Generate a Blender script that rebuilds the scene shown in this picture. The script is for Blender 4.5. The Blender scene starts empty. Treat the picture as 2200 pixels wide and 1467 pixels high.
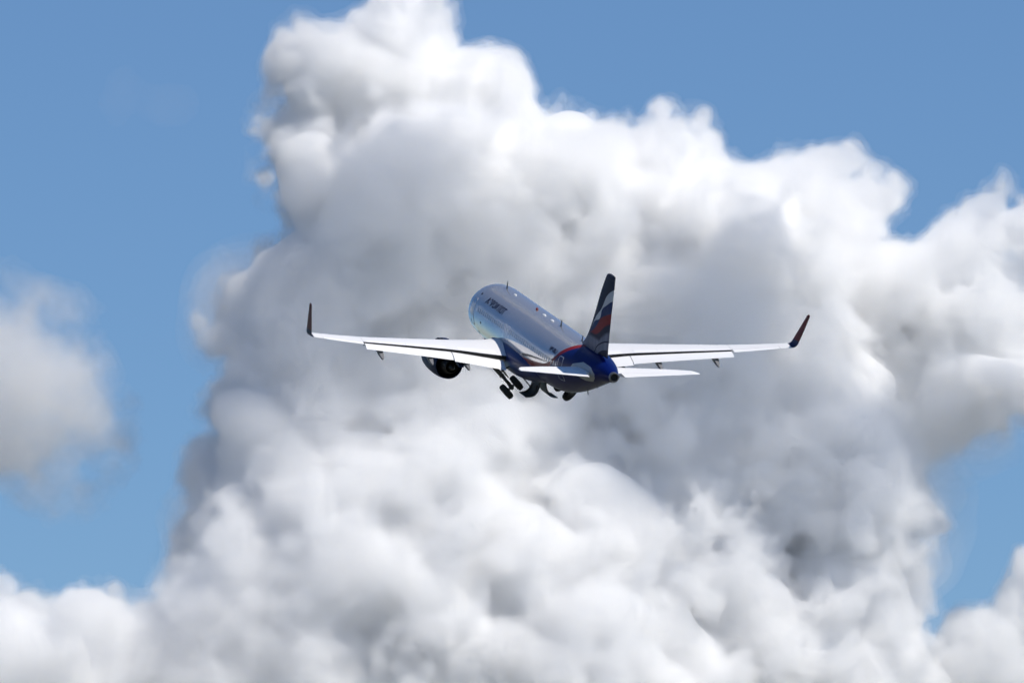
import bpy, bmesh, math
import numpy as np
from mathutils import Vector, Matrix

# ------------------------------------------------------------------ camera, sky, sun, exposure
scene = bpy.context.scene
link = scene.collection.objects.link
ELEV = math.radians(8.0)                       # the long lens looks 8 degrees up
CAM = Vector((0.0, 0.0, 1.7))
cam_data = bpy.data.cameras.new('camera')
cam = bpy.data.objects.new('camera', cam_data)
link(cam)
cam.location = CAM
cam.rotation_euler = (math.pi / 2 + ELEV, 0, 0)
FPX = 18000.0                                  # focal length in pixels of the 2200 px wide photograph
cam_data.sensor_width = 36.0
cam_data.lens = FPX / 2200 * 36
cam_data.clip_start = 1.0
cam_data.clip_end = 200000.0
scene.camera = cam

SUN_AZ, SUN_EL = math.radians(116), math.radians(58)
world = bpy.data.worlds.new('World')
scene.world = world
world.use_nodes = True
wt = world.node_tree
background = wt.nodes['Background']
sky = wt.nodes.new('ShaderNodeTexSky')
sky.sky_type = 'NISHITA'
sky.sun_disc = False
sky.sun_elevation = SUN_EL
sky.sun_rotation = SUN_AZ
sky.altitude = 5000
sky.air_density = 1.9
sky.dust_density = 0.5
sky.ozone_density = 10.0
wt.links.new(sky.outputs[0], background.inputs[0])
background.inputs[1].default_value = 0.069

sun_data = bpy.data.lights.new('sun', 'SUN')
sun_data.energy = 3.05
sun_data.angle = math.radians(0.5)
sun_data.color = (1.0, 0.94, 0.845)
sun = bpy.data.objects.new('sun', sun_data)
link(sun)
sun_dir = Vector((math.sin(SUN_AZ) * math.cos(SUN_EL), math.cos(SUN_AZ) * math.cos(SUN_EL), math.sin(SUN_EL)))
sun.rotation_euler = (-sun_dir).to_track_quat('-Z', 'Y').to_euler()

scene.view_settings.view_transform = 'Standard'
scene.view_settings.look = 'None'
scene.view_settings.gamma = 1.0
scene.view_settings.exposure = 0.46
cy = scene.cycles
cy.max_bounces = 28
cy.volume_bounces = 28
cy.diffuse_bounces = 4
cy.glossy_bounces = 4
cy.transmission_bounces = 4
cy.transparent_max_bounces = 64
cy.use_adaptive_sampling = True
cy.adaptive_threshold = 0.16
cy.use_denoising = True
cy.caustics_reflective = False
cy.caustics_refractive = False

# ------------------------------------------------------------------ helpers
def mat(name, color, rough=0.4, metal=0.0, coat=0.0, spec=0.5):
    m = bpy.data.materials.new(name)
    m.use_nodes = True
    b = m.node_tree.nodes['Principled BSDF']
    b.inputs['Base Color'].default_value = (*color, 1)
    b.inputs['Roughness'].default_value = rough
    b.inputs['Metallic'].default_value = metal
    b.inputs['Coat Weight'].default_value = coat
    b.inputs['Coat Roughness'].default_value = 0.05
    b.inputs['Specular IOR Level'].default_value = spec
    return m

class NT:
    """small helper that writes shader maths as code"""
    def __init__(self, m):
        self.m = m
        self.t = m.node_tree
        self.bsdf = self.t.nodes['Principled BSDF']
    def n(self, kind, **kw):
        node = self.t.nodes.new(kind)
        for k, v in kw.items():
            setattr(node, k, v)
        return node
    def put(self, sock, v):
        if isinstance(v, (int, float)):
            sock.default_value = v
        elif isinstance(v, tuple):
            sock.default_value = (*v, 1) if len(v) == 3 else v
        else:
            self.t.links.new(v, sock)
    def math(self, op, a, b=0.0, c=None):
        node = self.n('ShaderNodeMath', operation=op)
        self.put(node.inputs[0], a)
        self.put(node.inputs[1], b)
        if c is not None:
            self.put(node.inputs[2], c)
        return node.outputs[0]
    def mix(self, f, a, b):
        node = self.n('ShaderNodeMix', data_type='RGBA')
        self.put(node.inputs[0], f)
        self.put(node.inputs[6], a)
        self.put(node.inputs[7], b)
        return node.outputs[2]
    def mixf(self, f, a, b):
        node = self.n('ShaderNodeMix', data_type='FLOAT')
        self.put(node.inputs[0], f)
        self.put(node.inputs[2], a)
        self.put(node.inputs[3], b)
        return node.outputs[0]
    def step(self, v, edge, soft=0.02):
        node = self.n('ShaderNodeMapRange', interpolation_type='SMOOTHSTEP')
        self.put(node.inputs[0], v)
        node.inputs[1].default_value = edge - soft
        node.inputs[2].default_value = edge + soft
        return node.outputs[0]
    def xyz(self):
        co = self.n('ShaderNodeTexCoord')
        add = self.n('ShaderNodeVectorMath', operation='ADD')
        self.t.links.new(co.outputs['Object'], add.inputs[0])
        add.inputs[1].default_value = BASE
        s = self.n('ShaderNodeSeparateXYZ')
        self.t.links.new(add.outputs[0], s.inputs[0])
        return add.outputs[0], s.outputs[0], s.outputs[1], s.outputs[2]
    def noise(self, vec, scale, detail=4.0):
        node = self.n('ShaderNodeTexNoise')
        self.t.links.new(vec, node.inputs['Vector'])
        node.inputs['Scale'].default_value = scale
        node.inputs['Detail'].default_value = detail
        return node.outputs[0]
    def curve(self, v, pts, x0, x1, y0, y1):
        u = self.math('DIVIDE', self.math('SUBTRACT', v, x0), x1 - x0)
        node = self.n('ShaderNodeFloatCurve')
        self.put(node.inputs[1], u)
        c = node.mapping.curves[0]
        P = [((x - x0) / (x1 - x0), (y - y0) / (y1 - y0)) for x, y in pts]
        while len(c.points) < len(P):
            c.points.new(0.5, 0.5)
        for p, q in zip(c.points, P):
            p.location = q
            p.handle_type = 'AUTO_CLAMPED'
        node.mapping.update()
        return self.math('ADD', self.math('MULTIPLY', node.outputs[0], y1 - y0), y0)

def pchip(xs, ys):
    xs = np.array(xs, float)
    ys = np.array(ys, float)
    h = np.diff(xs)
    d = np.diff(ys) / h
    m = np.zeros(len(xs))
    for i in range(1, len(xs) - 1):
        if d[i - 1] * d[i] > 0:
            w1, w2 = 2 * h[i] + h[i - 1], h[i] + 2 * h[i - 1]
            m[i] = (w1 + w2) / (w1 / d[i - 1] + w2 / d[i])
    m[0], m[-1] = d[0], d[-1]
    def f(x):
        x = min(max(x, xs[0]), xs[-1])
        i = min(int(np.searchsorted(xs, x, 'right')) - 1, len(xs) - 2)
        t = (x - xs[i]) / h[i]
        return float((2*t**3-3*t**2+1)*ys[i] + (t**3-2*t**2+t)*h[i]*m[i] + (-2*t**3+3*t**2)*ys[i+1] + (t**3-t**2)*h[i]*m[i+1])
    return f

BASE = (18.0, 0.0, -2.1)        # aircraft coordinates: x aft from the nose, y to starboard, z up; the thing's base lies under the wing

class Shape:
    """collects lofts, tubes and prisms that become ONE mesh"""
    def __init__(self):
        self.v, self.f = [], []
    def add(self, v, f):
        o = len(self.v)
        self.v += [tuple(float(c) for c in p) for p in v]
        self.f += [tuple(i + o for i in q) for q in f]
        return self
    def loft(self, rings, cap0=True, cap1=True, closed=True):
        n = len(rings[0])
        v = [p for r in rings for p in r]
        f = []
        for k in range(len(rings) - 1):
            for i in range(n if closed else n - 1):
                j = (i + 1) % n
                f.append((k*n+i, k*n+j, (k+1)*n+j, (k+1)*n+i))
        if cap0:
            f.append(tuple(reversed(range(n))))
        if cap1:
            f.append(tuple((len(rings)-1)*n + i for i in range(n)))
        return self.add(v, f)
    def tube(self, path, radii, seg=14):
        path = [Vector(p) for p in path]
        if not isinstance(radii, (list, tuple)):
            radii = [radii] * len(path)
        rings = []
        d0 = (path[-1] - path[0]).normalized()
        ref = Vector((1, 0, 0)) if abs(d0.x) < 0.8 else Vector((0, 0, 1))
        for k, (p, r) in enumerate(zip(path, radii)):
            d = (path[min(k+1, len(path)-1)] - path[max(k-1, 0)]).normalized()
            a = d.cross(ref).normalized()
            b = d.cross(a)
            rings.append([p + a*r*math.cos(2*math.pi*i/seg) + b*r*math.sin(2*math.pi*i/seg) for i in range(seg)])
        return self.loft(rings)
    def lathe(self, origin, axis, prof, seg=48, cap0=False, cap1=False):
        o, ax = Vector(origin), Vector(axis).normalized()
        ref = Vector((0, 0, 1)) if abs(ax.z) < 0.8 else Vector((1, 0, 0))
        a = ax.cross(ref).normalized()
        b = ax.cross(a)
        rings = [[o + ax*t + (a*math.cos(2*math.pi*i/seg) + b*math.sin(2*math.pi*i/seg))*r for i in range(seg)] for t, r in prof]
        return self.loft(rings, cap0, cap1)
    def prism(self, poly, offs):
        """closed 3-D outline, extruded by the vector offs"""
        offs = Vector(offs)
        A = [Vector(p) for p in poly]
        return self.loft([A, [p + offs for p in A]])
    def build(self, name, material, parent, sharp=35):
        me = bpy.data.meshes.new(name)
        me.from_pydata([(x-BASE[0], y-BASE[1], z-BASE[2]) for x, y, z in self.v], [], self.f)
        bm = bmesh.new()
        bm.from_mesh(me)
        bmesh.ops.recalc_face_normals(bm, faces=bm.faces)
        bm.to_mesh(me)
        bm.free()
        me.shade_smooth()
        me.set_sharp_from_angle(angle=math.radians(sharp))
        me.materials.append(material)
        o = bpy.data.objects.new(name, me)
        link(o)
        if parent is not None:
            o.parent = parent
        return o

# ------------------------------------------------------------------ ground
def make_ground():
    m = mat('grass_and_fields', (0.07, 0.08, 0.04), 0.95, spec=0.2)
    k = NT(m)
    co = k.n('ShaderNodeTexCoord')
    a = k.noise(co.outputs['Object'], 0.004, 5)
    b = k.noise(co.outputs['Object'], 0.12, 6)
    c = k.mix(k.step(a, .5, .08), (0.1, 0.1, 0.08), (0.15, 0.14, 0.12))
    k.put(k.bsdf.inputs['Base Color'], k.mix(k.math('MULTIPLY', b, .6), c, (0.07, 0.075, 0.05)))
    me = bpy.data.meshes.new('ground')
    n, R = 128, [0, 40, 400, 3000, 12000, 60000]
    v = [(0, 0, 0)]
    f = []
    for r in R[1:]:
        v += [(r*math.cos(2*math.pi*i/n), r*math.sin(2*math.pi*i/n), 0) for i in range(n)]
    f += [(0, 1+i, 1+(i+1) % n) for i in range(n)]
    for q in range(len(R)-2):
        for i in range(n):
            j = (i+1) % n
            f.append((1+q*n+i, 1+(q+1)*n+i, 1+(q+1)*n+j, 1+q*n+j))
    me.from_pydata(v, [], f)
    me.materials.append(m)
    o = bpy.data.objects.new('ground', me)
    link(o)
    o['kind'] = 'structure'
make_ground()

# ------------------------------------------------------------------ clouds: real vapour bodies six kilometres off
DIST = 6000.0
K = DIST / FPX                                 # metres per photograph pixel at that distance
R3 = Matrix(((1, 0, 0), (0, math.cos(ELEV), -math.sin(ELEV)), (0, math.sin(ELEV), math.cos(ELEV))))
CLOUD_FRAME = Matrix.Translation(CAM + R3 @ Vector((0, DIST, 0))) @ R3.to_4x4()
def upsample(a,axis,n,step):
    # cubic (Catmull-Rom-ish B-spline) interpolation along axis to n samples with spacing step
    t=np.arange(n)*step; i=np.floor(t).astype(int); f=(t-i).astype(np.float32)
    sh=[1]*3; sh[axis]=n; f=f.reshape(sh)
    g=lambda k: np.take(a,i+k,axis=axis)
    return (g(0)*((1-f)**3)+g(1)*(3*f**3-6*f*f+4)+g(2)*(-3*f**3+3*f*f+3*f+1)+g(3)*f**3)*np.float32(1/6)
def noise(shape,wl,vox,rng):
    s=vox/wl
    m=[int(n*s)+6 for n in shape]
    a=rng.standard_normal(m).astype(np.float32)*1.6
    for ax in (0,1,2): a=upsample(a,ax,shape[ax],s)
    return a
def surface_nets(F,vox,origin):
    s=F>0
    nx,ny,nz=F.shape
    c=np.zeros((nx-1,ny-1,nz-1),np.uint8)
    for dx in(0,1):
        for dy in(0,1):
            for dz in(0,1): c+=s[dx:nx-1+dx,dy:ny-1+dy,dz:nz-1+dz]
    act=(c>0)&(c<8)
    idx=np.full(act.shape,-1,np.int64); ii=np.argwhere(act); idx[act]=np.arange(len(ii))
    pos=np.zeros((len(ii),3),np.float32); cnt=np.zeros(len(ii),np.float32)
    corners=[(a,b,d) for a in(0,1) for b in(0,1) for d in(0,1)]
    val=lambda o:F[ii[:,0]+o[0],ii[:,1]+o[1],ii[:,2]+o[2]]
    for o in corners:
        for ax in range(3):
            if o[ax]==0:
                o2=list(o);o2[ax]=1
                a,b=val(o),val(o2); m=(a>0)!=(b>0)
                t=np.where(m,a/(a-b+1e-20*(a==b)),0)
                pp=np.array(o,np.float32)[None,:].repeat(len(ii),0); pp[:,ax]=t
                pos+=pp*m[:,None]; cnt+=m
    pos=pos/cnt[:,None]+ii
    verts=pos*vox+np.array(origin,np.float32)
    faces=[]
    for ax in range(3):
        u,v=[(1,2),(2,0),(0,1)][ax]
        A=[slice(None)]*3;A[ax]=slice(0,-1);Bs=[slice(None)]*3;Bs[ax]=slice(1,None)
        e=s[tuple(A)]!=s[tuple(Bs)]
        q=np.argwhere(e); q=q[(q[:,u]>0)&(q[:,v]>0)&(q[:,u]<F.shape[u]-1)&(q[:,v]<F.shape[v]-1)]
        du=np.zeros(3,int);du[u]=1;dv=np.zeros(3,int);dv[v]=1
        g=lambda p: idx[p[:,0],p[:,1],p[:,2]]
        f=np.stack([g(q-du-dv),g(q-dv),g(q),g(q-du)],1)
        flip=~s[q[:,0],q[:,1],q[:,2]]
        f[flip]=f[flip][:,::-1]
        faces.append(f)
    return verts,np.concatenate(faces)
# outlines of the cloud bodies, in photograph pixels at the clouds' distance; each body is several hundred metres deep
EDGE = {
 'main': [(640,58),(665,62),(690,75),(730,60),(760,45),(800,35),(825,10),(850,-40),(940,-40),(945,40),(950,80),(940,120),(985,135),(1040,120),(1075,125),(1105,150),(1125,185),(1120,215),(1140,240),(1165,255),(1185,240),(1215,225),(1260,225),(1290,240),(1320,240),(1340,232),(1390,235),(1430,222),(1470,230),(1505,260),(1530,290),(1540,330),(1582,372),(1640,398),(1690,410),(1740,460),(1790,510),(1820,600),(1830,700),(1900,800),(2000,850),(2020,900),(1975,960),(1960,1000),(1990,1030),(1985,1070),(2010,1100),(1965,1150),(1955,1200),(1960,1260),(1975,1320),(2000,1380),(1990,1420),(2060,1700),(300,1700),(340,1467),(330,1380),(345,1300),(330,1230),(350,1180),(385,1100),(415,1060),(405,1010),(420,970),(460,950),(495,935),(475,905),(462,860),(475,835),(510,815),(490,780),(455,750),(445,690),(430,640),(450,590),(445,560),(480,560),(530,550),(590,530),(640,495),(620,470),(590,440),(560,390),(545,330),(535,280),(560,245),(590,220),(600,180),(598,150),(612,110),(620,75)],
 'right': [(1652,372),(1680,335),(1720,325),(1765,338),(1800,330),(1830,322),(1850,345),(1845,370),(1880,375),(1905,395),(1940,400),(1935,435),(1910,455),(1885,470),(1890,510),(1915,530),(1950,530),(1935,560),(1900,575),(1960,560),(2000,520),(2040,480),(2085,450),(2130,430),(2150,395),(2165,440),(2210,450),(2500,480),(2500,900),(2200,920),(2080,930),(2020,960),(1940,920),(1880,890),(1840,860),(1760,800),(1700,700),(1640,560),(1600,450)],
 'low_right': [(1990,1425),(2010,1400),(2050,1350),(2110,1325),(2150,1330),(2175,1290),(2200,1250),(2230,1180),(2500,1100),(2500,1800),(1600,1800),(1720,1430),(1790,1400),(1850,1400),(1910,1395)],
 'low_left': [(-300,1200),(0,1235),(40,1235),(75,1245),(105,1265),(135,1275),(180,1270),(210,1250),(245,1255),(270,1280),(290,1305),(330,1295),(365,1300),(365,1340),(350,1360),(400,1420),(440,1500),(440,1800),(-300,1800)],
 'left': [(-300,550),(0,605),(50,635),(105,650),(150,668),(190,705),(185,760),(215,800),(240,860),(275,920),(270,965),(225,1000),(200,1060),(120,1075),(60,1040),(0,1015),(-300,1020)],
}
def outline_distance(poly, X, Z):
    """signed distance in metres to the outline, positive inside"""
    P=np.array([((x-1100)*K,-(y-733.5)*K) for x,y in poly],np.float32)
    px,pz=np.meshgrid(X,Z,indexing='ij')
    best=np.full(px.shape,1e9,np.float32); ins=np.zeros(px.shape,bool)
    for (ax_,az_),(bx_,bz_) in zip(P,np.roll(P,-1,0)):
        ex,ez=bx_-ax_,bz_-az_
        t=np.clip(((px-ax_)*ex+(pz-az_)*ez)/(ex*ex+ez*ez+1e-9),0,1)
        best=np.minimum(best,(px-ax_-t*ex)**2+(pz-az_-t*ez)**2)
        if abs(ez)>1e-6:
            ins^=((az_>pz)!=(bz_>pz))&(px<ex*(pz-az_)/ez+ax_)
    return np.where(ins,1,-1)*np.sqrt(best)
def field(lobes,vox,seed,amps,pad=75, env_m=40.0, edge=None):
    L=np.array(lobes,float); P=np.stack([(L[:,0]-1100)*K,L[:,3]*K,-(L[:,1]-733.5)*K],1); r=L[:,2]*K
    lo=(P-r[:,None]).min(0)-pad; hi=(P+r[:,None]).max(0)+pad
    shape=tuple(int(x) for x in np.ceil((hi-lo)/vox))
    F=np.full(shape,-60,np.float32)
    ax=[(lo[i]+np.arange(shape[i])*vox).astype(np.float32) for i in range(3)]
    kk=20.0
    for p,rr in zip(P,r):
        sl=[]
        for i in range(3):
            a=max(0,int((p[i]-rr-60-lo[i])/vox)); b=min(shape[i],int((p[i]+rr+60-lo[i])/vox)+2); sl.append(slice(a,b))
        d=rr-np.sqrt((ax[0][sl[0]]-p[0])[:,None,None]**2+(ax[1][sl[1]]-p[1])[None,:,None]**2+(ax[2][sl[2]]-p[2])[None,None,:]**2)
        o=F[tuple(sl)]
        h=np.maximum(kk-np.abs(o-d),0)/kk
        F[tuple(sl)]=np.maximum(o,d)+h*h*kk*0.25
    if edge:
        s=outline_distance(EDGE[edge],ax[0],ax[2])
        s=np.where(s<0,s*1.1,s*1.25)-9.0
        F=np.minimum(F,s[:,None,:].astype(np.float32))
    rng=np.random.default_rng(seed)
    env=np.clip((F+env_m)/env_m,0,1)
    for wl,am,billow in amps:
        n=noise(shape,wl,vox,rng)
        F+=np.float32(am)*((np.abs(n)*1.5-0.55) if billow else n)*env
    for a in range(3):
        s=[slice(None)]*3
        s[a]=0;F[tuple(s)]=-100;s[a]=-1;F[tuple(s)]=-100
    return F,lo
def vmat(name,dens,g=0.2,col=(1,1,1)):
    m=bpy.data.materials.new(name); m.use_nodes=True; n=m.node_tree; n.nodes.clear()
    o=n.nodes.new('ShaderNodeOutputMaterial'); v=n.nodes.new('ShaderNodeVolumePrincipled')
    v.inputs['Density'].default_value=dens; v.inputs['Color'].default_value=(*col,1); v.inputs['Anisotropy'].default_value=g
    n.links.new(v.outputs[0],o.inputs['Volume']); return m
def describe(o, label):
    o['label'] = label
    o['category'] = 'cloud'
    o['group'] = 'cumulus clouds'
def sprout(lobes, seed):
    rng = np.random.default_rng(seed+99)
    out = list(lobes)
    for x, y, r, z in lobes:
        if r < 55:
            continue
        for k in range(int(4+r/26)):
            d = rng.normal(size=3)
            d[2] = -abs(d[2])
            d /= np.linalg.norm(d)
            q = r*rng.uniform(.22, .6)
            c = r*1.0-q*rng.uniform(.62, .95)
            out.append((x+d[0]*c, y+d[1]*c, q, z+d[2]*c))
    return out
def cloud(name, groups, seed, vox, slope=(0, 0, 0, 0, 0), edge=None):
    """groups: (lobes, noise octaves, shells); every shell is (depth in metres, density it adds)"""
    V, Q, MI, off, mats = [], [], [], 0, []
    for gi, (lobes, amps, levels) in enumerate(groups):
        lobes = [(x, y, r, z + slope[0]*(x-slope[1]) + slope[2]*(y-slope[3]) - slope[4]*max(0, y-800)) for x, y, r, z in lobes]
        if levels in (LV, LC, SOFT):
            lobes = [(x, y, r*1.14, z) for x, y, r, z in lobes]
        if levels is LV or levels is LC:
            lobes = sprout(lobes, seed)
        F, lo = field(lobes, vox*(2 if amps is CORE else 1), seed if amps is CORE else seed+gi*17, amps, edge=edge if levels in (LV, LC, SOFT) else None)
        for iso, dens in levels:
            v, q = surface_nets(F-iso, vox*(2 if amps is CORE else 1), lo)
            V.append(v); Q.append(q+off); MI.append(np.full(len(q), len(mats))); off += len(v)
            mats.append(vmat(name+'_vapour', dens))
    V = np.concatenate(V); Q = np.concatenate(Q); MI = np.concatenate(MI)
    me = bpy.data.meshes.new(name)
    me.vertices.add(len(V)); me.vertices.foreach_set('co', V.ravel())
    me.loops.add(Q.size); me.loops.foreach_set('vertex_index', Q.ravel().astype(np.int32))
    me.polygons.add(len(Q)); me.polygons.foreach_set('loop_start', np.arange(0, Q.size, 4, dtype=np.int32))
    me.polygons.foreach_set('material_index', MI.astype(np.int32))
    me.update(calc_edges=True)
    for m in mats:
        me.materials.append(m)
    o = bpy.data.objects.new(name, me)
    link(o)
    o.matrix_world = CLOUD_FRAME
    return o

VOX=2.2
A = [(120,10,0),(70,16,0),(42,18,0),(26,18,1),(16,19,0),(10,17,0),(6,12,0),(4,7,0)]
CORE = [(120,9,0),(70,14,0),(42,16,1)]
WISP = [(90,26,0),(45,18,0),(24,12,0),(12,6,0)]
LV = [(-14,.005),(-5,.022),(2,.05)]
LC = [(9,.09)]
SOFT = [(-26,.003),(-17,.004),(-8,.005),(2,.007),(12,.01)]
VEIL = [(-12,.003),(0,.005),(10,.006)]
main=[(880,70,75,150),(800,110,90,150),(695,130,75,150),(672,190,48,140),(900,160,90,150),(760,200,120,130),(655,265,70,120),(620,290,45,100),(870,240,130,120),(1050,200,75,170),(1010,250,100,160),(1100,270,60,160),
(1220,300,75,120),(1300,300,80,120),(1180,350,90,100),(1280,380,110,80),(1440,310,85,100),(1400,380,120,70),(1500,370,60,60),(1520,330,40,60),
(668,360,85,0),(765,470,105,0),(860,450,150,-60),(1000,470,160,-60),(1150,500,160,0),(1300,520,170,0),(1450,520,170,0),(1580,500,130,-60),(1680,560,130,-90),(1690,680,120,-90),(1600,650,150,-20),(1660,510,55,-40),(510,640,48,0),(500,700,42,0),(505,862,34,-40),(535,845,40,-40),
(725,650,130,0),(850,650,180,0),(1050,680,190,0),(1250,700,190,0),(1450,720,190,0),(1600,800,150,0),(600,760,110,0),(720,820,150,0),(900,860,170,0),(1100,880,170,0),(1300,900,170,0),(1500,900,170,0),(1700,880,150,0),
(515,885,50,-40),(570,890,70,-40),(650,920,70,-40),(560,960,90,-40),(480,1000,48,-40),(490,1050,50,-40),(600,1050,110,-50),(720,1000,100,-50),(800,1100,150,-100),(930,1150,150,-140),(700,1200,170,-60),(580,1190,120,-30),(550,1330,130,-30),(700,1380,180,-60),(900,1350,180,-100),(1100,1300,180,-100),(1100,1050,170,-60),(1250,1120,150,-120),(1400,1050,150,-60),(1350,1250,180,-100),(1550,1100,170,-60),(1550,1300,190,-80),(1750,1050,150,-20),(1780,1220,160,-20),(1830,1350,130,-20),(1700,1420,170,-60),(1870,1150,80,0),(800,1540,150,-130),(560,1520,120,-60),(1180,1560,150,-140),(1500,1580,150,-120),(1000,1450,170,-100),(1300,1450,170,-100),(1500,1470,150,-90)]
right=[(1745,415,50,250),(1815,415,58,250),(1875,440,48,250),(1712,405,34,250),(1805,490,80,250),(1850,470,50,250),(1830,560,110,240),(1900,650,130,230),(1850,760,110,230),(1920,800,110,220),(2000,640,120,230),(2100,560,110,240),(2165,495,62,240),(2180,520,90,240),(2120,650,130,220),(2060,720,120,200),(1900,870,80,200),(2080,840,90,100),(2180,830,100,100)]
left=[(20,720,110,0),(105,730,70,0),(60,800,130,0),(0,800,140,0),(60,900,140,0),(120,850,85,0),(150,920,65,0),(60,920,100,0),(140,985,60,0),(190,930,70,0),(210,900,50,0),(0,650,50,0),(40,1010,45,0),(190,900,35,0)]
ll=[(30,1300,80,-600),(120,1315,80,-600),(215,1315,65,-600),(335,1330,25,-600),(280,1375,85,-600),(100,1400,130,-600),(0,1360,120,-600),(200,1460,140,-600),(60,1500,150,-600),(160,1360,80,-600)]
lr=[(1890,1490,80,0),(2000,1475,60,0),(2080,1430,60,0),(2160,1385,65,0),(2225,1345,75,0),(2120,1490,90,0)]

GREY = [(-6,.01),(0,.02)]
front=[(x,y,r,z-250) for x,y,r,z in [(660,400,70,0),(730,370,60,0),(800,360,60,0),(870,370,60,0),(930,420,60,0),(1000,440,55,0),(1080,440,50,0),(1150,410,50,0),(1195,370,35,0),(760,450,80,0),(860,460,70,0),(740,500,60,0),(1050,470,50,0),(1620,480,70,0),(1690,540,70,0),(1620,580,80,0),(1710,620,70,0),(1660,690,80,0),(1750,700,60,0),(1560,660,70,0),(1580,760,70,0)]]
mist=[(x,y,r,-330) for x,y,r in ((650,600,90),(780,590,110),(950,600,120),(1130,610,110),(1300,600,120),(1450,640,110),(700,740,110),(880,760,130),(1080,780,140),(1300,780,140),(1500,780,120),(800,900,100),(980,920,110),(1200,930,120),(1400,920,110),(1600,900,110),(1750,880,80),(500,1250,110),(480,1400,130),(640,1330,120))]
main_veil=[(540,620,60,0),(500,670,55,0),(530,750,55,0),(570,590,45,0),(420,1200,80,0),(400,1320,90,0),(420,1430,100,0),(450,1120,60,0),(1930,1080,90,0),(1990,1060,60,0),(1940,1180,60,0),(1960,980,80,0),(1780,480,60,-60),(1790,600,70,-60),(1760,700,80,-60),(1660,800,120,-40)]
right_veil=[(2000,880,110,0),(2120,900,80,0),(2070,830,60,0),(2150,820,65,0),(1900,850,80,0),(2060,760,80,150),(2190,740,80,150)]
main += [(x, y, r, 260) for x, y, r in ((750, 340, 95), (850, 350, 180), (1100, 430, 190), (1350, 450, 180), (1500, 550, 180), (800, 650, 220), (1150, 700, 250), (1500, 800, 220), (650, 700, 120), (720, 950, 180), (1000, 950, 250), (1350, 1000, 250), (1650, 950, 180), (620, 1250, 180), (900, 1300, 230), (1250, 1300, 250), (1600, 1250, 230), (600, 1500, 220), (1000, 1500, 230), (1400, 1500, 230), (700, 1640, 200), (1000, 1640, 220), (1300, 1640, 220), (1600, 1620, 200), (1750, 1450, 150))]
describe(cloud('cloud',[(main,A,LV),(main,CORE,LC),(main_veil,WISP,VEIL),(front,A,GREY),(mist,WISP,[(-10,.0025),(4,.0035)])],1,VOX,(.2,1100,-.22,500,.45),'main'), 'big towering cumulus cloud with grey hollows filling the middle behind the airplane')
describe(cloud('cloud',[(right,A,LV),(right,CORE,LC),(right_veil,WISP,VEIL)],2,VOX,(.1,1900,-.2,500,0),'right'), 'bright white cumulus cloud standing behind the right shoulder of the big towering cloud')
describe(cloud('cloud',[(left,A,SOFT)],3,VOX,edge='left'), 'soft grey hazy cloud without sharp edges, cut by the left border, level with the airplane')
ll_veil=[(360,1400,60,-560),(400,1450,80,-560),(180,1420,110,-560)]
describe(cloud('cloud',[(ll,A,LV),(ll_veil,WISP,VEIL)],4,VOX,(.2,300,-.3,1300,0),'low_left'), 'low white cloud bank with knobbly top in the bottom left corner')
describe(cloud('cloud',[(lr,A,LV)],5,VOX,(0,0,-.3,1380,0),'low_right'), 'small white cloud mound in the bottom right corner beside the big cloud')
FAR = [(900,180,0),(450,120,1),(220,60,1)]
rng = np.random.default_rng(5)
far = []
for q in range(34):                                # unseen bank low to port, added to reflect in the fuselage
    far.append((-7200-rng.uniform(0, 16000), 500-rng.uniform(-300, 2600), rng.uniform(700, 1700), rng.uniform(-6000, 4000)))
far += [(-3400,-8400,650,0),(-2600,-8650,800,200),(-1800,-8750,700,100),(-1000,-8300,500,0),(-4100,-8000,450,0)]  # unseen high clouds, added for a bright reflected band near the crown
o=cloud('clouds',[([(2070,-230,170,-430),(1950,-210,120,-430),(2130,-180,120,-430),(2620,-220,170,-300)],WISP,[(0,.018)])],6,6)  # unseen clouds, added to cast shade on the right-hand cloud masses
o['kind']='stuff'
o=cloud('clouds',[([(1330,-240,150,-500),(1180,-230,130,-480),(1050,-220,110,-480),(2420,-170,210,-480)],WISP,[(0,.008)])],8,6)  # thinner unseen clouds, added to shade the big cloud's middle and lower right
o['kind']='stuff'
o=cloud('clouds',[(far,FAR,[(-30,.004),(60,.006)])],7,70)
o['kind']='stuff'

wisps=[(268,165,14,0),(272,195,18,0),(258,225,20,0),(248,262,14,0),(372,205,16,0),(362,228,20,0),(350,250,12,0)]
o=cloud('thin_clouds',[(wisps,[(30,7,0),(14,4,0),(7,2,0)],[(-2,.0016)])],11,2.5)
o['kind']='stuff'

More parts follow.
